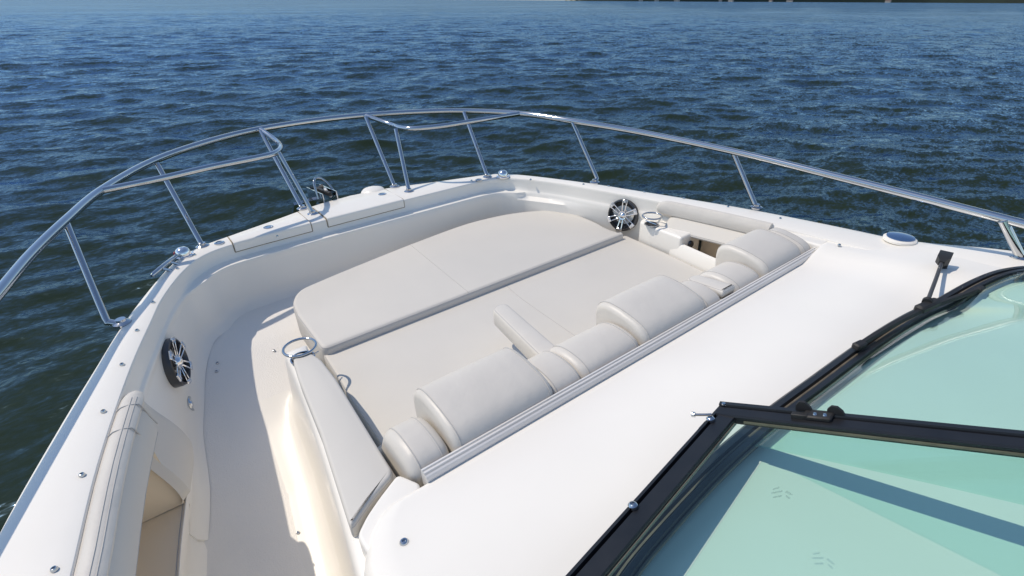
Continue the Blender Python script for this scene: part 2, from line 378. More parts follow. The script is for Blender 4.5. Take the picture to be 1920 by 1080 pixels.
# port console: top edge, crease and sloping side wall down to the walkway
mb = MB(); rings = []
for x in np.linspace(1.74, -.9, 120):
    t = smooth(1.72, 1.50, x); yc = .7200-.142*(x-1.0)+.06*(x-1.0)**2 if x > .3 else .8488+(.3-x)*.03; fz = floor_z(x)
    top = fz*(1-t)-.095*t; yb = max(in_bot(x), yc+.025); h = top-fz
    wi = float(np.interp(x, [-.9, .74, .80, 1.1, 1.44, 1.5, 1.74], [.2, .2, .135, .10, .055, .06, .10]))
    r_ = [(x, yc-wi, fz-.01), (x, yc-wi, top-.006*t), (x, yc-wi+.006, top), (x, yc-.02, top), (x, yc, top-.002*t), (x, yc+.008, top-.012*t), (x, yc+.012, top-.03*t)]
    for k in (.2, .4, .6, .75, .86, .93): r_.append((x, yc+.012+(yb-yc-.012)*k+.022*k**5, top-.03*t-(h-.03*t)*k))
    r_ += [(x, yb+.034, fz+h*.035), (x, yb+.056, fz+h*.012), (x, yb+.085, fz+.002*t), (x, yb+.12, fz-.003)]
    rings.append(r_)
mb.loft(rings, False); console = obj('port_console', mb, GEL, boat, 'white glossy console side beside the walkway', sharp=70)

# cabin roof deck
def roof_edge(x): return float(np.interp(x, [-.9, 0, .3, .55, .64, .70, .73, .742], [.86, .82, .80, .772, .755, .725, .69, .655]))
def roof_z(x, y):
    z = -.048+.048*smooth(.745, .40, x)+sheer(x)*smooth(-.9, -1.2, y)
    return z+.045*smooth(-1.02, -1.2, y)*smooth(.3, .745, x)
mb = MB(); rings = []
for x in np.r_[.742, .7415, .738, .73, np.linspace(.715, .35, 30), np.linspace(.33, -.9, 14)]:
    e = roof_edge(x); dn = .010*(x > .7416)+.004*(x > .741)+.0012*(x > .735); r_ = []
    for d, z in ((.028, -.5), (.026, -.12), (.022, -.035), (.014, -.012), (.004, -.003)): r_.append((x, e+d, roof_z(x, e)+z-dn))
    for y in np.linspace(e, -1.30, 44): r_.append((x, y, roof_z(x, y)-dn-.006*(y < -1.2)))
    rings.append(r_)
rings.insert(0, [(p[0], p[1], p[2]-.16) for p in rings[0]])
mb.loft(rings, False); roof = obj('cabin_deck', mb, GEL, boat, sharp=60)

def screw(c, r_=.008, axis=(0, 0, 1), parent=gun):
    m = MB().lathe(c, axis, [(r_, -.002), (r_, .002), (r_*.75, .005), (r_*.45, .0055), (r_*.4, .002)], 12, True, True); obj('screw', m, STEEL, parent)
for p in ((102, 1068), (154, 891), (194, 772), (229, 684), (257, 620), (287, 567), (333, 504), (1094, 346), (1141, 349), (1208, 360), (1282, 372), (1365, 388), (1463, 410), (520, 443), (365, 478), (884, 339), (995, 337)):
    q = uz(*p, .003); screw((q[0], q[1], .003+sheer(q[0])), .006)
for p in ((1563, 438), (1574, 459)): q = uz(*p, .0); screw((q[0], q[1], roof_z(q[0], q[1])), .006, parent=roof)
q = uz(757, 1013, -.03); screw((q[0], q[1], roof_z(q[0], q[1])), .009, parent=roof)
def floor_hit(px):
    z = -.4
    for _ in range(14): z = floor_z(uz(*px, z)[0])
    return uz(*px, z)
for px in ((559, 999), (514, 658), (425, 590), (408, 681), (406, 697)): q = floor_hit(px); screw(q, .0055, (-.25, 0, 1), console)

# hatches let into the bow gunwale
def hatch(y0, y1, latch, name='anchor_hatch', lab=None):
    ys = np.linspace(y0, y1, 12); mb = MB(); rings = []
    ix = lambda y: float(np.interp(y, ic[NS//2-60:NS//2+60, 1][::-1], ic[NS//2-60:NS//2+60, 0][::-1]))
    ox = lambda y: float(np.interp(y, oc[NS//2-60:NS//2+60, 1][::-1], oc[NS//2-60:NS//2+60, 0][::-1]))
    for y in ys:
        a, b = ix(y)-.006, ox(y)-.035
        rings.append([(a, y, -.034), (a, y, -.008), (a-.0003, y, .0005), (a+.002, y, .0042), (a+.006, y, .0058), (a+.02, y, .0070), ((a+b)/2, y, .0092), (b-.01, y, .0065), (b, y, .001), (b, y, -.034)])
    mb.loft(rings, True, True, True); h = obj(name, mb, GEL, boat, lab, sharp=45)
    # dark joint round the lid
    mb = MB(); ends = []
    for y in (y0-.003, y1+.003):
        a, b = ix(y)-.0015, ox(y)-.03; ends.append((a, b, y)); mb.tube([(a, y, -.036), (a, y, -.006), (a+.008, y, .0035), (b, y, .0045)], .0022, 6)
    mb.tube([(ix(y)-.0035, y, -.036) for y in np.linspace(y0-.003, y1+.003, 12)], .0022, 6)
    obj('lid_joint', mb, CAULK, h)
    for p in latch:
        q = uz(*p, .009); m = MB().lathe((q[0], q[1], .0085), (0, 0, 1), [(.021, -.002), (.021, .002), (.017, .0025), (.014, -.001), (.012, .0015)], 20); obj('latch_ring', m, STEEL, h)
    return h
hatch(-.165, .222, [(717, 364)], lab='centre anchor locker lid in the bow gunwale')
hatch(.30, .625, [(503, 426)], lab='port locker lid in the bow gunwale')
for p in ((411, 455), (898, 337)):
    q = uz(*p, .006); m = MB().lathe((q[0], q[1], .004), (0, 0, 1), [(.02, -.002), (.02, .003), (.015, .004), (.012, .001), (.008, .003)], 20); obj('deck_fitting', m, STEEL, gun)

# ------------------------------------------------------------------ bow rail
def rail_z(x): return float(np.interp(x, [-.2, .5, 1.1, 1.9, 2.07, 2.36, 2.64, 2.9], [.17, .19, .215, .268, .284, .296, .305, .319]))
def on_rail(p):
    z = .29
    for _ in range(6): z = rail_z(uz(*p, z)[0])
    return uz(*p, z)
rp = [(0, 546), (60, 475), (125, 412), (193, 355), (292, 300), (400, 263), (489, 242), (590, 226), (686, 216), (780, 210), (870, 208), (975, 213), (1073, 227), (1200, 248), (1375, 284), (1560, 329), (1700, 364), (1880, 410)]
mid = [on_rail(p) for p in rp]
path = [mid[0]+(mid[0]-mid[1])*k for k in (5, 3, 1)]+mid+[mid[-1]+(mid[-1]-mid[-2])*k for k in (.6, 2, 4)]
# keep the aft run monotone
mb = MB(); mb.tube(spline(path, 260), .0145, 14); rail = obj('bow_rail', mb, STEEL, boat, 'polished stainless bow rail running round the foredeck')
def inner_rail(px, z1):
    a = on_rail(px[0]); P = []
    for k, p in enumerate(px): P.append(uz(*p, .296+(z1-.296)*min(1, k/(len(px)-3)) if k < len(px)-1 else .319))
    m = MB().tube(spline(P, 60), .0125, 12); obj('gate_rail', m, STEEL, rail)
inner_rail([(193, 357), (300, 335), (400, 312), (480, 296), (513, 288), (526, 277), (518, 264), (489, 243)], .283)
inner_rail([(977, 213), (900, 225), (830, 236), (775, 241), (748, 239), (732, 233), (686, 217)], .283)
def stanchion(top, base, zt, bend=None, r_=.0108):
    t = uz(*top, zt); b = uz(*base, .002+sheer(uz(*base, 0)[0])); P = [t]
    if bend is not None: P += [t*.14+b*.86+np.array(bend), t*.07+b*.93+np.array(bend)*.9, t*.02+b*.98+np.array(bend)*.35]
    P.append(b); m = MB().tube(spline(P, 24) if bend is not None else P, r_, 12); o = obj('stanchion', m, STEEL, rail)
    m = MB().lathe((b[0], b[1], b[2]), (0, 0, 1), [(.026, -.003), (.026, .003), (.021, .006), (.015, .009), (.014, .016)], 18); obj('base_flange', m, STEEL, rail)
stanchion((125, 420), (229, 606), .277, (.0, .03, -.012)); stanchion((1073, 230), (1115, 342), .277, (.0, -.03, -.012))
stanchion((292, 303), (380, 462), .30); stanchion((870, 211), (914, 332), .30)
stanchion((489, 246), (567, 391), .315); stanchion((686, 220), (740, 350), .315)
stanchion((522, 286), (587, 401), .283); stanchion((742, 242), (767, 359), .283)
stanchion((1375, 287), (1418, 389), rail_z(1.15)-.004); stanchion((1880, 413), (1915, 484), rail_z(.3)-.002, r_=.014)

# ------------------------------------------------------------------ bow fittings
pul = MB(); slab(pul, rounded([(2.50, .15), (2.72, .085), (2.74, -.085), (2.50, -.15)], .04), -.12, -.055, .02); pulpit = obj('bow_pulpit', pul, GEL, boat)
m = MB().lathe(uz(700, 357, .0)+np.array([0, 0, -.012]), (0, 0, 1), [(.065, -.02), (.064, .008), (.052, .020), (.03, .027), (.0, .028)], 24); obj('windlass_cover', m, GEL, boat, 'white domed cover beside the anchor roller')
c = uz(612, 372, .0)
anchor = MB()
for s in (-1, 1): anchor.box((c[0]+.09, c[1]-.01+s*.035, -.005), (1, 0, -.1), (0, 1, 0), (.1, 0, 1), .13, .003, .030, .3)
anchor = obj('anchor_roller', anchor, STEEL, boat, 'stainless anchor roller with dark anchor at the bow tip')
loop = [(c[0]+.02, c[1]+.035, .0), (c[0]+.035, c[1]+.034, .05), (c[0]+.06, c[1]+.025, .082), (c[0]+.085, c[1], .088), (c[0]+.085, c[1]-.03, .072), (c[0]+.06, c[1]-.055, .03), (c[0]+.04, c[1]-.065, -.005)]
obj('bail', MB().tube(spline(loop, 30), .006, 10), STEEL, anchor)
obj('roller', MB().lathe((c[0]+.16, c[1]-.04, .0), (0, 1, 0), [(.028, 0), (.02, .02), (.02, .04), (.028, .06)], 18), RUBBER, anchor)
obj('shank', MB().box((c[0]+.07, c[1]-.01, .018), (1, 0, -.12), (0, 1, 0), (.12, 0, 1), .12, .008, .011, .3), RUBBER, anchor)
obj('chain', MB().tube(spline([(c[0]-.02, c[1]-.02, .012), (c[0]+.03, c[1]-.015, .03), (c[0]+.07, c[1]-.025, .03)], 14), .008, 8), ALU, anchor)
fl = uz(563, 388, -.06); obj('fluke', MB().loft([[fl+np.array(q) for q in r_] for r_ in ([(.0, .03, .03), (.02, -.1, .03), (.10, -.1, -.03), (.09, .03, -.05)], [(-.012, .03, .02), (.0, -.1, .02), (.09, -.1, -.045), (.08, .03, -.065)])], True, True, True), STEEL, anchor)
for px, mt, nm in (((345, 479), REDLENS, 'red'), ((943, 331), GREENLENS, 'green')):
    q = uz(*px, .004); s = 1 if px[0] < 900 else -1
    b = obj('navigation_light', MB().lathe((q[0], q[1], .001), (0, 0, 1), [(.036, 0), (.036, .006), (.028, .008), (.027, .022), (.022, .032), (.012, .038), (.0, .039)], 24), CHROME, boat, nm+' chrome navigation light on the bow gunwale')
    obj('lens', MB().lathe((q[0]+.008, q[1]+s*.014, .014), (.5, s*.8, 0), [(.011, 0), (.011, .014), (.008, .017)], 14), mt, b)
# pull-up cleat standing out over the port rail
a, b = uz(284, 517, .02), uz(331, 479, .02)
cl = obj('mooring_cleat', MB().tube([a, a*.97+b*.03, a*.5+b*.5, a*.03+b*.97, b], [.004, .008, .009, .008, .004], 10), STEEL, boat, 'stainless mooring cleat on the port bow edge')
for k in (.36, .68):
    p = a*(1-k)+b*k; obj('leg', MB().tube([p, p+np.array([.0, -.03, -.022])], .006, 8), STEEL, cl)
q = uz(1685, 454, .0); vz = roof_z(q[0], q[1])
v_ = obj('deck_vent', MB().lathe((q[0], q[1], vz), (0, 0, 1), [(.055, -.002), (.055, .006), (.047, .011), (.040, .012)], 32), GEL, boat, 'round polished cap on the starboard side deck, blue sky reflection in its colour')
obj('cap', MB().lathe((q[0], q[1], vz+.010), (0, 0, 1), [(.046, 0), (.046, .004), (.035, .007), (.015, .0085), (.0, .009)], 32), BLUECAP, v_)

# ------------------------------------------------------------------ speakers, lights
def speaker(c, n, lab, rad=.077, spin=0):
    c = np.array(c, float); n = np.array(n, float); n /= np.linalg.norm(n)
    a = np.cross([0, 0, 1.], n); a /= np.linalg.norm(a); b = np.cross(n, a)
    sp = obj('speaker', MB().lathe(c, n, [(rad, -.04), (rad, .012), (rad*.97, .022), (rad*.90, .024), (rad*.86, .018), (rad*.84, .004)], 40, True, False), DGREY, boat, lab)
    obj('cone', MB().lathe(c, n, [(rad*.85, .008), (rad*.7, .006), (rad*.5, -.006), (rad*.3, -.012)], 36, False, True), DARK, sp)
    obj('hub', MB().lathe(c, n, [(rad*.30, -.01), (rad*.30, .016), (rad*.27, .021), (rad*.2, .020), (rad*.17, .025), (rad*.1, .029), (0, .030)], 28, True, False), CHROME, sp)
    for k in range(6):
        t = spin+k*math.pi/3; d = math.cos(t)*a+math.sin(t)*b; e = np.cross(n, d); m = MB()
        for s in (-1, 1):
            p0 = c+d*rad*.27+e*s*rad*.09+n*.018; p1 = c+d*rad*.90+e*s*rad*.14+n*.024
            m.box((p0+p1)/2, p1-p0, e, n, np.linalg.norm(p1-p0)/2, rad*.034, .003, .4)
        m.box(c+d*rad*.91+n*.025, d, e, n, rad*.10, rad*.18, .003, .4)
        m.lathe(c+d*rad*.9+n*.028, n, [(rad*.05, -.001), (rad*.04, .0015), (0, .002)], 8)
        obj('spoke', m, CHROME, sp)
    return sp
p = wall_hit((322, 681)); speaker(p+np.array([-.001, -.003, 0]), (-.29, -.95, .08), 'port speaker with chrome spokes in the shaded side wall', .083, .2)
p = uy(1167, 404, -1.012); speaker((p[0], p[1]-.012, p[2]), (-.26, .95, .16), 'starboard speaker with chrome spokes beside the cup holder', .080, .45)
p = wall_hit((357, 758)); p[1] -= .008
lt = obj('courtesy_light', MB().lathe((p[0], p[1]+.01, p[2]), (-.2, -1, .1), [(.030, -.01), (.030, .006), (.026, .010), (.019, .009), (.017, .006)], 24), STEEL, boat, 'round chrome courtesy light low on the port wall')
obj('lens', MB().lathe((p[0], p[1]+.01, p[2]), (-.2, -1, .1), [(.017, .003), (.012, .010), (0, .012)], 18), CHROME, lt)

# ------------------------------------------------------------------ coaming bolsters and pockets on both sides
def coaming(side, x0, x1, xf, lab, stitched):
    """padded roll tucked under the gunwale edge and a face pad hanging above the open pocket (x0 aft, x1 roll end, xf face end)"""
    s = side; m = MB(); rings = []
    prof = [(-.004, -.045), (-.006, -.02), (.0, -.008), (.012, -.001), (.028, .0), (.042, -.006), (.050, -.018), (.046, -.034), (.02, -.05)]
    if s < 0: prof = [(-.006, -.062), (-.010, -.02), (-.008, .004), (.0, .012), (.012, .010), (.024, -.006), (.030, -.026), (.028, -.046), (.014, -.060)]
    for x in np.r_[np.linspace(x0, x1-.05, 26), x1-.03, x1-.012, x1-.003, x1]:
        e = max(0, (x-(x1-.05))/.05); k = 1-.6*(1-math.sqrt(max(0, 1-e*e)))
        rings.append([(x, s*(innerY(x)-.02+(.02-d)*k), -.024+(z+.024)*k) for d, z in prof])
    m.loft(rings, True, True, True); b = obj('coaming_bolster', m, VINYL, boat, lab)
    for d, z in (((.030, -.0006), (.040, -.0046)) if stitched else ()):
        m = MB().tube([(x, s*(innerY(x)-d), z) for x in np.linspace(x0, x1-.045, 30)], .0011, 6); obj('stitching', m, PIPING, b)
    m = MB(); rings = []
    for x in np.r_[np.linspace(x0, xf-.04, 22), xf-.03, xf-.015, xf-.005, xf]:
        y = innerY(x); e = max(0, (x-(xf-.04))/.04); k = 1-.5*(1-math.sqrt(max(0, 1-e*e)))
        w = .055 if s > 0 else .080; pr = [(.01, -.02), (.042, -.022), (.050, -.034), (.35*.05+.65*w, -.075), (w+.004, -.100), (w+.002, -.112), (w-.012, -.118), (.01, -.116)]
        if s < 0: pr = [(.0, -.05), (.026, -.052), (.038, -.058), (.060, -.078), (w+.002, -.094), (w+.004, -.102), (w-.002, -.110), (.0, -.112)]
        rings.append([(x, s*(y-.03+(.03-d)*(k if d > .02 else 1)), -.07+(z+.07)*k) for d, z in pr])
    m.loft(rings, True, True, True); f = obj('bolster_face', m, FABRIC, b)
    obj('piping', MB().tube([(x, s*(innerY(x)-(.0565 if s > 0 else .084)), -.110 if s > 0 else -.1015) for x in np.linspace(x0, xf-.03, 24)], .002, 6), PIPING, b)
    if stitched:
        for x in (xf-.03, xf-.12):
            y = innerY(x); m = MB().tube(spline([(x, s*(y-.0), -.0075), (x, s*(y-.014), .0), (x, s*(y-.044), -.006), (x, s*(y-.051), -.02), (x+.03, s*(y-.055), -.08), (x+.04, s*(y-.06), -.112)], 24), .0018, 6); obj('stitching', m, PIPING, b)
    return b
bp_ = coaming(1, -.8, 1.46, 1.415, 'port coaming bolster in pale vinyl above the open pocket', True)
coaming(-1, .95, 1.445, 1.375, 'starboard coaming bolster in pale vinyl above the open pocket', False)
# padded panel closing the front end of the port pocket, its front edge slanting down and forward
m = MB(); rows = []
for v in np.linspace(0, 1, 16):
    z = -.010-.31*v; xe = 1.455+.12*v**.8; row = []
    for u in np.linspace(0, 1, 16):
        x = XP-.02+(xe-XP+.02)*u; e = math.sin(max(0, min(1, (1-u)/.10, u/.05+.25, (1-v)/.08+.1, v/.10+.3))*math.pi/2)
        row.append((x, innerY(x)-(wall_d(x, z)*1.045-.012+.028*e+.010*(1-v)), z))
    rows.append(row)
m.loft(rows, False); obj('bolster_end_panel', m, FABRIC, bp_)
# port pocket: back, top, floor and front end, and the wall below it
def quad_strip(name, rows, mt, lab=None, parent=boat):
    m = MB(); m.loft(rows, False); return obj(name, m, mt, parent, lab, sharp=30)
m = MB(); rows = []
for x in np.linspace(-.8, XP-.006, 24):
    y = innerY(x); rows.append([(x, y-.045, -.09), (x, y+.05, -.10), (x, y+.055, -.30), (x, y+.045, -.326), (x, y-.055, -.3275)])
m.loft(rows, False); x = XP-.0065; y = innerY(x); m.add([(x, y-.05, -.06), (x, y+.055, -.06), (x, y+.055, -.325), (x, y-.062, -.325), (x, y-.055, -.2)], [(0, 1, 2, 3, 4)])
obj('storage_pocket', m, POCKET, boat, 'open storage pocket in the port side, warm bounce light in its beige colour', sharp=30)
# starboard pocket and console with the cup holder
rows = []
for x in np.linspace(.80, 1.245, 10):
    rows.append([(x, -innerY(x)+.05, -.085), (x, -innerY(x)-.03, -.10), (x, -innerY(x)-.03, -.25), (x, -.975, -.25)])
def quad_strip(name, rows, mt, lab=None, parent=boat):
    m = MB(); m.loft(rows, False); return obj(name, m, mt, parent, lab, sharp=30)
sp_ = quad_strip('storage_pocket', rows, POCKET, 'open storage pocket in the starboard side, warm bounce light in its beige colour')
p = uy(1299, 443, -1.06); obj('drain_fitting', MB().lathe((1.236, -1.05, -.14), (-1, .25, .2), [(.016, -.006), (.016, .006), (.011, .012), (.006, .012)], 16), DGREY, sp_)
fy = lambda x: float(np.interp(x, [.8, 1.089, 1.514], [-.93, -.95, -.998]))
m = MB(); rings = []
for x in np.linspace(.80, 1.29, 16):
    y = fy(x); rings.append([(x, y, -.27), (x, y-.004, -.19), (x, y-.012, -.135), (x, y-.018, -.126), (x, y-.028, -.124), (x, y-.036, -.130), (x, y-.038, -.27)])
m.loft(rings, True, True, True); cons = obj('starboard_console', m, GEL, boat, 'white moulded sill and cup holder block by the starboard pocket')
m = MB(); slab(m, rounded([(1.238, -.978), (1.34, -.982), (1.42, -.984), (1.495, -.994, .03), (1.51, -1.08), (1.42, -1.10), (1.34, -1.11), (1.238, -1.13)], .012), -.27, -.090, .012, lambda x, y: .004*smooth(1.40, 1.27, x)*smooth(-.99, -1.02, y)); obj('cup_block', m, GEL, cons)
def cup(c, rad, parent_name, lab, a0):
    c = np.array(c, float)
    o = obj('cup_holder', MB().lathe((c[0], c[1], c[2]-.0445), (0, 0, 1), [(rad*.78, .003), (rad*.78, .0052), (rad*.70, .0055), (rad*.68, .001)], 28, False, False), STEEL, boat, lab)
    obj('well', MB().lathe((c[0], c[1], c[2]-.0445), (0, 0, 1), [(rad*.70, .0046), (rad*.5, .0036), (0, .0032)], 24, False, False), DARK, o)
    th = np.linspace(0, 2*math.pi, 41)
    m = MB().tube([c+np.array([rad*math.cos(t), rad*math.sin(t), 0]) for t in th], .0042, 10, False); obj('ring', m, STEEL, o)
    e = c+rad*.93*np.array([math.cos(a0), math.sin(a0), 0]); f_ = c+rad*.55*np.array([math.cos(a0), math.sin(a0), 0])+np.array([0, 0, -.041])
    obj('ring_arm', MB().tube(spline([e, (e+f_)/2+np.array([0, 0, -.004]), f_], 10), .0042, 8), STEEL, o)
    g = c+rad*1.05*np.array([math.cos(a0+2.4), math.sin(a0+2.4), 0])+np.array([0, 0, -.039]); h = c+rad*1.05*np.array([math.cos(a0+1.2), math.sin(a0+1.2), 0])+np.array([0, 0, -.039])
    obj('hinge_bar', MB().tube([f_+np.array([0, 0, .002]), (f_+g)/2, g], .003, 8), STEEL, o)
cup(uz(562, 651, -.048), .0475, 'p', 'folding steel cup holder ring beside the port pad end', 2.3)
cup(uz(1223, 405, -.0445), .0435, 's', 'folding steel cup holder ring on the starboard block', 3.6)

# ------------------------------------------------------------------ port side pad
pp = [uz(*p, -.055)[:2] for p in ((549, 676), (553, 664), (580, 660), (602, 674), (630, 710), (734, 880), (734, 892), (700, 930), (678, 960), (657, 992), (600, 812), (560, 712))]
pp = rounded(pp, .02, 5)
pad = MB(); slab(pad, pp, -.0975, -.052, .009); pad = obj('side_pad', pad, FABRIC, boat, 'long tapered grey pad on top of the port console')
Q = inset(pp, .002); obj('piping', MB().tube(np.c_[np.vstack([Q, Q[:1]]), np.full(len(Q)+1, -.064)], .0028, 6), PIPING, pad)
# moulded lip closing the console behind the pad
lp = [uz(*p, -.05)[:2] for p in ((745, 886), (710, 931), (686, 966), (668, 1003), (690, 1040), (770, 960), (790, 905))]
m = MB(); slab(m, rounded(lp, .015, 5), -.12, -.052, .008); obj('console_lip', m, GEL, console)
# ------------------------------------------------------------------ sun pads (lift-out cushions)
def cushion(outline, z0, z1, bev, label, seam=None, zf=None):
    c = np.mean(outline, axis=0); org = (c[0], c[1], z0)
    m = MB(); slab(m, outline, z0, z1, bev, zf)
    o = obj('sun_pad', m, FABRIC, None, origin=org); o['label'] = label; o['category'] = 'cushion'
    sub = lambda P: [(x-org[0], y-org[1], z-org[2]) for x, y, z in P]
    P = inset(outline, bev*.25); mm = MB().tube([(x, y, z1-bev*.42) for x, y in np.vstack([P, P[:1]])], .0022, 6); mm.v = sub(mm.v); obj('piping', mm, PIPING, o)
    if seam: mm = MB().tube(seam, .0011, 6); mm.v = sub(mm.v); obj('seam', mm, PIPING, o)
    return o
fpx = [(549, 585), (548, 566), (562, 543), (600, 525), (660, 500), (768, 457), (860, 423), (910, 409), (960, 399), (1010, 394), (1050, 395), (1085, 403), (1115, 415), (1140, 428), (1158, 436)]
fo = [uz(*p, -.15)[:2] for p in fpx]
fo = [np.array(p) for p in fo]; gx = 1.532
fo[-1] = np.array([gx, -.935]); fo.append(np.array([gx, .545])); fo[0] = uz(556, 590, -.15)[:2]
front = np.vstack([spline(fo[:-1], 80), [[gx, -.5], [gx, 0.], [gx, .3]], rounded([(gx, .3), (gx, .552), tuple(fo[0])], .03)[6:12]])
cushion(front, -.272, -.15, .016, 'front sun pad with rounded edge beneath the bow coaming', seam=[(x, y, -.1497) for x, y, z in spline([uz(768, 458, -.15), uz(812, 494, -.15), uz(878, 548, -.15)], 12)])
ao = [(gx+.03, .55), (gx+.03, -.985), (1.30, -.968), (1.06, -.940), (.83, -.93), (.83, .585), (.95, .575), (1.25, .565)]
cushion(rounded(ao, .02), -.272, -.181, .012, 'large rear sun pad in front of the row of backrests', seam=[(x, y, -.1807) for x, y, z in spline([uz(941, 531, -.19), uz(978, 564, -.19), uz(1078, 634, -.19)], 12)])

# ------------------------------------------------------------------ backrests along the metal rail
HEAD = [(.785, -.20), (.772, -.10), (.765, -.055), (.768, -.028), (.781, -.008), (.805, .005), (.85, .016), (.90, .022), (.94, .020), (.967, .006), (.978, -.018), (.976, -.06), (.968, -.12), (.955, -.20)]
LOW = [(.785, -.20), (.776, -.10), (.769, -.065), (.772, -.044), (.786, -.026), (.815, -.015), (.855, -.011), (.895, -.016), (.925, -.034), (.945, -.066), (.965, -.105), (1.0, -.148), (1.04, -.184), (1.04, -.20)]
def bolster(prof, y0, y1, lab=None, rr=.02, k=.3, name='backrest_cushion', piping=True, dz=0., tilt=0.):
    P = np.array(prof); P = spline(P, 44); c = np.array([.87, -.11]); rings = []; L = y0-y1
    us = sorted(set([0, rr*.08, rr*.3, rr*.6, rr, L-rr, L-rr*.6, L-rr*.3, L-rr*.08, L]) | set(np.linspace(rr, L-rr, 8)))
    for u in us:
        e = max(0, (rr-u)/rr, (u-(L-rr))/rr); s = 1-k*(1-math.sqrt(max(0, 1-e*e)))*.45
        puff = 1+.012*math.sin(math.pi*u/L)
        rings.append([(c[0]+(x-c[0])*s*puff, y0-u, c[1]+(z-c[1])*s*puff+dz+tilt*u) for x, z in P])
    m = MB().loft(rings, True, True, True); o = obj(name, m, VINYL, boat, lab, sharp=50)
    if piping:
        for u in (rr*.85, L-rr*.85):
            Q = P[4:40]; m = MB().tube([(c[0]+(x-c[0])*1.003, y0-u, c[1]+(z-c[1])*1.003+dz+tilt*u) for x, z in Q], .0017, 6); obj('piping', m, PIPING, o)
    return o
bolster(LOW, .605, .497, 'short low backrest block at the port end', rr=.03, k=.6)
bolster(HEAD, .492, .190, 'port headrest bolster, raised and rounded', rr=.018, k=.28)
bolster(LOW, .188, .088, 'low backrest block behind the folding armrest', rr=.012, k=.2)
bolster(LOW, .084, -.158, 'wide low backrest block right of the armrest', rr=.03, k=.4)
bolster(HEAD, -.162, -.472, 'middle headrest bolster, raised and rounded', rr=.022)
bolster(LOW, -.474, -.560, 'narrow low backrest block right of the middle headrest', rr=.012, k=.2)
bolster([(x, z-.004) for x, z in LOW], -.645, -.815, 'low backrest block left of the starboard headrest', rr=.03, k=.4)
bolster(HEAD, -.822, -1.085, 'starboard headrest bolster, raised and rounded', rr=.022)
bolster([(x if x < .83 else .83+(x-.83)*.8, z-.012) for x, z in HEAD], -1.087, -1.175, 'end piece of the starboard headrest', rr=.03, k=.5)
# armrest folded down, and its twin folded away between the seats
def armrest(x0, x1, y, w_, z, th, lab, tiltz=0.):
    poly = rounded([(x0, y[0]+w_/2), (x1, y[1]+w_/2*.85, .03), (x1, y[1]-w_/2*.85, .03), (x0, y[0]-w_/2)], .008, 7)
    m = MB(); slab(m, poly, z-th, z, .013, (lambda a, b: tiltz*(a-x0))); o = obj('armrest', m, VINYL, boat, lab)
    Q = inset(poly, .006); obj('piping', MB().tube([(a, b, z-.0035+tiltz*(a-x0)) for a, b in np.vstack([Q, Q[:1]])], .0018, 6), PIPING, o)
armrest(.86, 1.228, (.088, .036), .074, -.035, .06, 'narrow armrest reaching forward over the sun pad', .0)
armrest(.775, .93, (-.602, -.602), .075, -.012, .028, 'folded armrest tucked between the starboard backrests', -.10)
armrest(.772, .92, (-.602, -.602), .078, -.044, .03, 'lower layer of the folded starboard armrest', -.10)
# metal extrusion along the front of the cabin deck
prof = [(.7665, -.075), (.7665, -.034), (.764, -.029), (.759, -.028), (.757, -.033), (.7545, -.029), (.7495, -.029), (.7475, -.035), (.7455, -.032), (.741, -.034), (.7385, -.041), (.7385, -.050), (.7435, -.054), (.7435, -.075)]
obj('extruded_track', MB().loft([[(x, y, z) for x, z in prof] for y in (.583, .58, -1.165, -1.168)], True, True, True), ALU, boat, 'ridged aluminium track along the front edge of the cabin deck', sharp=20)

m = MB(); slab(m, rounded([(.737, -1.168), (.985, -1.150), (.99, -1.20), (.737, -1.26)], .012), -.2, -.014, .010, lambda x, y: .014*smooth(-1.18, -1.23, y)); obj('corner_moulding', m, GEL, boat)
# ------------------------------------------------------------------ windshield
BASE = spline([(-.35, .86), (-.1, .80), (.18, .70), (.30, .585), (.345, .46), (.366, .30), (.380, .10), (.380, -.1), (.372, -.3), (.362, -.53), (.348, -.72), (.325, -.884), (.275, -1.09), (.19, -1.27), (.06, -1.38), (-.3, -1.44)], 150)
tb = np.gradient(BASE, axis=0); tb /= np.linalg.norm(tb, axis=1)[:, None]; nb = np.stack([tb[:, 1], -tb[:, 0]], 1)
if nb[75][0] > 0: nb = -nb          # towards aft
bz = lambda p: roof_z(p[0], p[1])
m = MB(); rings = []
for p, n in zip(BASE, nb):
    z = bz(p); rings.append([(*(p+n*d), z+h) for d, h in ((.0, -.02), (.0, .012), (.006, .018), (.020, .021), (.024, .014), (.030, .014), (.034, .026), (.046, .028), (.050, .02), (.050, -.02))])
m.loft(rings, True, True, True); ws = obj('windshield_base', m, BLACK, boat, 'black curved windshield base frame on the cabin deck', sharp=25)
obj('gasket', MB().tube([(*(p+n*.053), bz(p)+.021) for p, n in zip(BASE, nb)], .0035, 6), GASKET, ws)
obj('gasket', MB().tube([(*(p+n*.027), bz(p)+.0145) for p, n in zip(BASE, nb)], .003, 6), GASKET, ws)
# dashboard under the glass
m = MB(); rings = []
for p, n in zip(BASE, nb):
    n = n*.35+np.array([-1, 0])*.65; n /= np.linalg.norm(n); z = min(bz(p), .02)
    rings.append([(*(p+n*d), z+h) for d, h in ((.045, -.03), (.055, -.064), (.075, -.068), (.150, -.070), (.158, -.071), (.163, -.078), (.170, -.080), (.290, -.086), (.305, -.092), (.45, -.175), (.8, -.40))])
m.loft(rings, False); obj('dashboard', m, GEL, boat, 'white dashboard seen through the tinted glass', sharp=60)
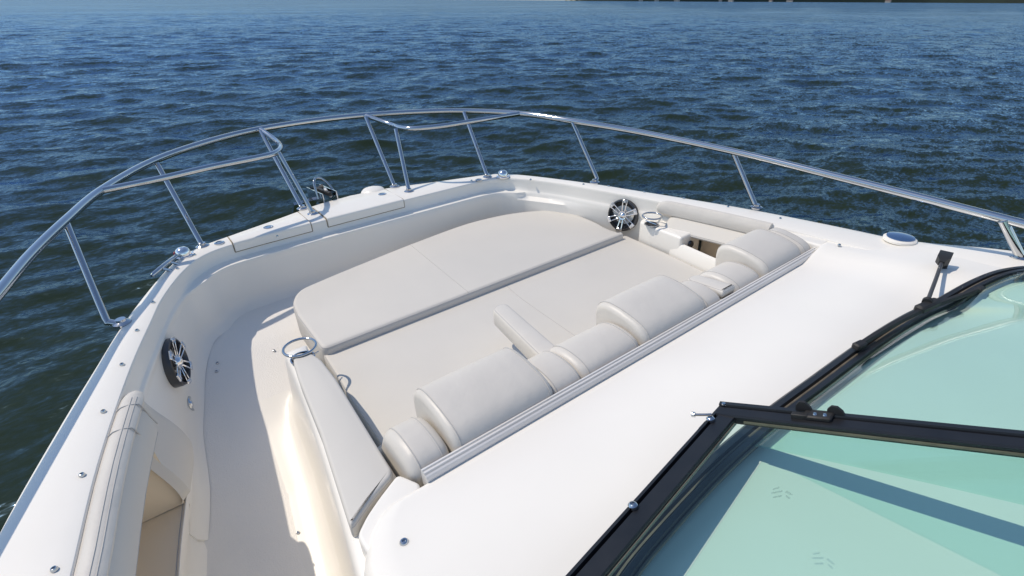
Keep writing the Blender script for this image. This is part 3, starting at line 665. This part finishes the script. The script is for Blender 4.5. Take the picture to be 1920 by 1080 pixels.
# fixed glass, starboard of the centre bar
sel = [i for i in range(150) if BASE[i][1] < .045]
RK = np.array([-.60, 0, .285])
m = MB(); rings = []
for i in sel:
    p = BASE[i]+nb[i]*.028; z = bz(BASE[i])+.018; rings.append([(p[0]+RK[0]*k, p[1]*(1-.10*k), z+RK[2]*k+.03*k*(1-k)) for k in np.linspace(0, 1, 10)])
n_ = len(rings[0]); rings = [r_+[(x, y, z-.005) for x, y, z in r_[::-1]] for r_ in rings]; m.loft(rings, True, True, True); obj('fixed_pane', m, GLASS, ws, 'green-tinted fixed windshield glass', sharp=80)
# hinged panel standing open above the base: corner C, bar towards aft, lower frame along the base
C = uz(1352, 762, .088); E1 = uz(1900, 818, .215); D1 = uz(1062, 1085, .098)
bar = (E1-C)/np.linalg.norm(E1-C); low = (D1-C)/np.linalg.norm(D1-C); nrm = np.cross(bar, low); nrm /= np.linalg.norm(nrm); nrm *= 1 if nrm[2] > 0 else -1
def beam(a, d, L, inn_, wd, th, prof):
    """framing bar from a along d, width wd towards inn_, prof = [(across 0..1, height)]"""
    side = inn_-d*(inn_ @ d); side /= np.linalg.norm(side); up = np.cross(d, side); up *= 1 if up[2] > 0 else -1
    return MB().loft([[a+d*t+side*wd*u+up*h for u, h in prof] for t in (0, L)], True, True, True)
BP = [(0, -.014), (0, .010), (.05, .014), (.30, .014), (.34, .008), (.42, .008), (.46, .011), (.95, .009), (1, .005), (1, -.010)]
pb = obj('hinged_frame', beam(C, bar, .85, low, .043, .02, BP), BLACK, ws, 'black frame of the opened windshield panel', sharp=20)
lf = obj('hinged_frame', beam(C+low*.012+nrm*-.003, low, .9, bar, .045, .02, [(0, -.012), (0, .006), (.05, .012), (.18, .012), (.21, .002), (.28, .002), (.31, .010), (.96, .008), (1, .004), (1, -.010)]), BLACK, ws, sharp=20)
g0 = C+nrm*-.001
obj('hinged_pane', MB().loft([[g0+bar*.05+low*t, g0+bar*.9+low*t, g0+bar*.9+low*t-nrm*.005, g0+bar*.05+low*t-nrm*.005] for t in (.04, .95)], True, True, True), GLASS, ws, 'green-tinted glass of the opened windshield panel')
obj('gasket', MB().tube([C+low*.0445+bar*.062-nrm*.004, C+low*.0445+bar*.85-nrm*.004], .003, 6), GASKET, ws)
obj('gasket', MB().tube([C+bar*.046+low*.052-nrm*.006, C+bar*.046+low*.9-nrm*.006], .003, 6), GASKET, ws)
for px in ((1319, 792), (1172, 957)):
    q = C+low*((uz(*px, C[2])-C) @ low)+bar*.010+nrm*.010; m = MB().lathe(q, nrm, [(.0085, -.002), (.0085, .003), (.006, .006), (.004, .0065), (.0035, .003)], 16); obj('screw', m, STEEL, ws)
q = C+bar*.012+low*.012+nrm*.014; obj('screw', MB().lathe(q, nrm, [(.0045, -.001), (.004, .002), (0, .0025)], 12), STEEL, ws)
# hinge pin standing out at the corner
q = C+low*.035-bar*.004; obj('hinge_pin', MB().tube([q, q-bar*.012+low*.004, q-bar*.03+low*.008], [.003, .003, .003], 8).lathe(q-bar*.03+low*.008, -bar, [(.006, 0), (.006, .007), (.004, .008)], 10), STEEL, ws)
obj('hinge_clip', MB().box(q+low*.03-nrm*.01-bar*.002, low, bar, nrm, .014, .006, .003, .4), DGREY, ws)
# butterfly latch on the bar
lc = C+bar*((uz(1545, 772, .125)-C) @ bar)+low*.016+nrm*.014
m = MB().box(lc+low*.004, bar, low, nrm, .024, .014, .005, .5); latch = obj('butterfly_latch', m, RUBBER, ws)
for s, h in ((-1, .020), (1, .016)):
    prof = [(-.014, 0), (-.013, h*.6), (-.007, h), (.003, h*.95), (.011, h*.45), (.014, 0)]
    b0 = lc+bar*s*.026-low*.006
    obj('wing', MB().loft([[b0+bar*u+nrm*(v+.002)+low*k for u, v in prof] for k in (-.003, .003)], True, True, True), RUBBER, latch)
obj('strike', MB().box(lc-bar*.028+low*.012, bar, low, nrm, .014, .006, .006, .2), RUBBER, latch)
for k in (-.004, .012): obj('rivet', MB().lathe(lc+bar*k+low*.008+nrm*.005, nrm, [(.0042, 0), (.003, .002), (0, .0025)], 10), STEEL, latch)
# maker's mark etched in the glass: unreadable rows of small print
def on_panel(px):
    d = ray(*px); t = ((g0-CAM) @ nrm)/(d @ nrm); return CAM+t*d
m = MB(); rnd = random.Random(3)
for row, (x0, y0, x1, y1, n_) in enumerate(((1450, 918, 1462, 914, 4), (1447, 925, 1468, 921, 6), (1450, 933, 1466, 930, 5), (1474, 922, 1486, 929, 4), (1474, 930, 1482, 936, 3))):
    for k in range(n_):
        t = (k+.3)/n_; q = on_panel((x0+(x1-x0)*t, y0+(y1-y0)*t))+nrm*.0006
        m.box(q, bar, low, nrm, .0010+.0006*rnd.random(), .0014+.0008*rnd.random(), .0003, .1)
obj('etched_mark', m, PRINT, ws)

# ------------------------------------------------------------------ wiper
h0 = uz(1777, 470, .075); h1 = uz(1762, 500, .065); pv = uz(1737, 570, .055); b0 = uz(1606, 650, .034); b1 = uz(1842, 541, .05)
ad = h1-h0; ad /= np.linalg.norm(ad); sd = np.cross(ad, [0, 0, 1.]); sd /= np.linalg.norm(sd); ud = np.cross(sd, ad)
hc = (h0+h1)/2
wp = obj('wiper', MB().loft([[hc+ad*t+sd*a_*k+ud*b_*k2 for a_, b_ in ((1, 1), (-1, 1), (-1, -1), (1, -1))] for t, k, k2 in ((-.036, .014, .010), (-.032, .018, .013), (.012, .018, .013), (.034, .009, .010), (.042, .008, .008))], True, True, True), RUBBER, boat, 'black windshield wiper with its arm and blade')
obj('arm', MB().tube([hc+ad*.036, hc*.5+pv*.5, pv+np.array([0, 0, .006])], .0055, 8), ROD, wp)
q = hc; obj('pivot_post', MB().lathe((q[0]-.004, q[1]-.012, roof_z(q[0], q[1])-.01), (0, 0, 1), [(.012, 0), (.012, .02), (.008, .03), (.008, hc[2]-roof_z(q[0], q[1])+.01)], 14), RUBBER, wp)
bd = (b1-b0)/np.linalg.norm(b1-b0)
bladep = spline([b0, b0*.7+b1*.3+np.array([.012, 0, .004]), b0*.4+b1*.6+np.array([.014, 0, .004]), b1], 24)
obj('blade', MB().tube(bladep, .0085, 6), RUBBER, wp)
obj('blade_clip', MB().box(pv+np.array([-.004, .0, -.004]), bd, np.cross([0, 0, 1], bd), (0, 0, 1), .045, .014, .012, .5).lathe(pv+np.array([0, 0, .004]), (hc-pv), [(.013, 0), (.013, .004), (.010, .006), (.013, .010), (.013, .014), (.008, .018)], 14), RUBBER, wp)
obj('blade_end', MB().box(b0+bd*.012, bd, np.cross([0, 0, 1], bd), (0, 0, 1), .018, .011, .009, .4), RUBBER, wp)
obj('blade_end', MB().box(b1-bd*.012, bd, np.cross([0, 0, 1], bd), (0, 0, 1), .016, .010, .009, .4), RUBBER, wp)
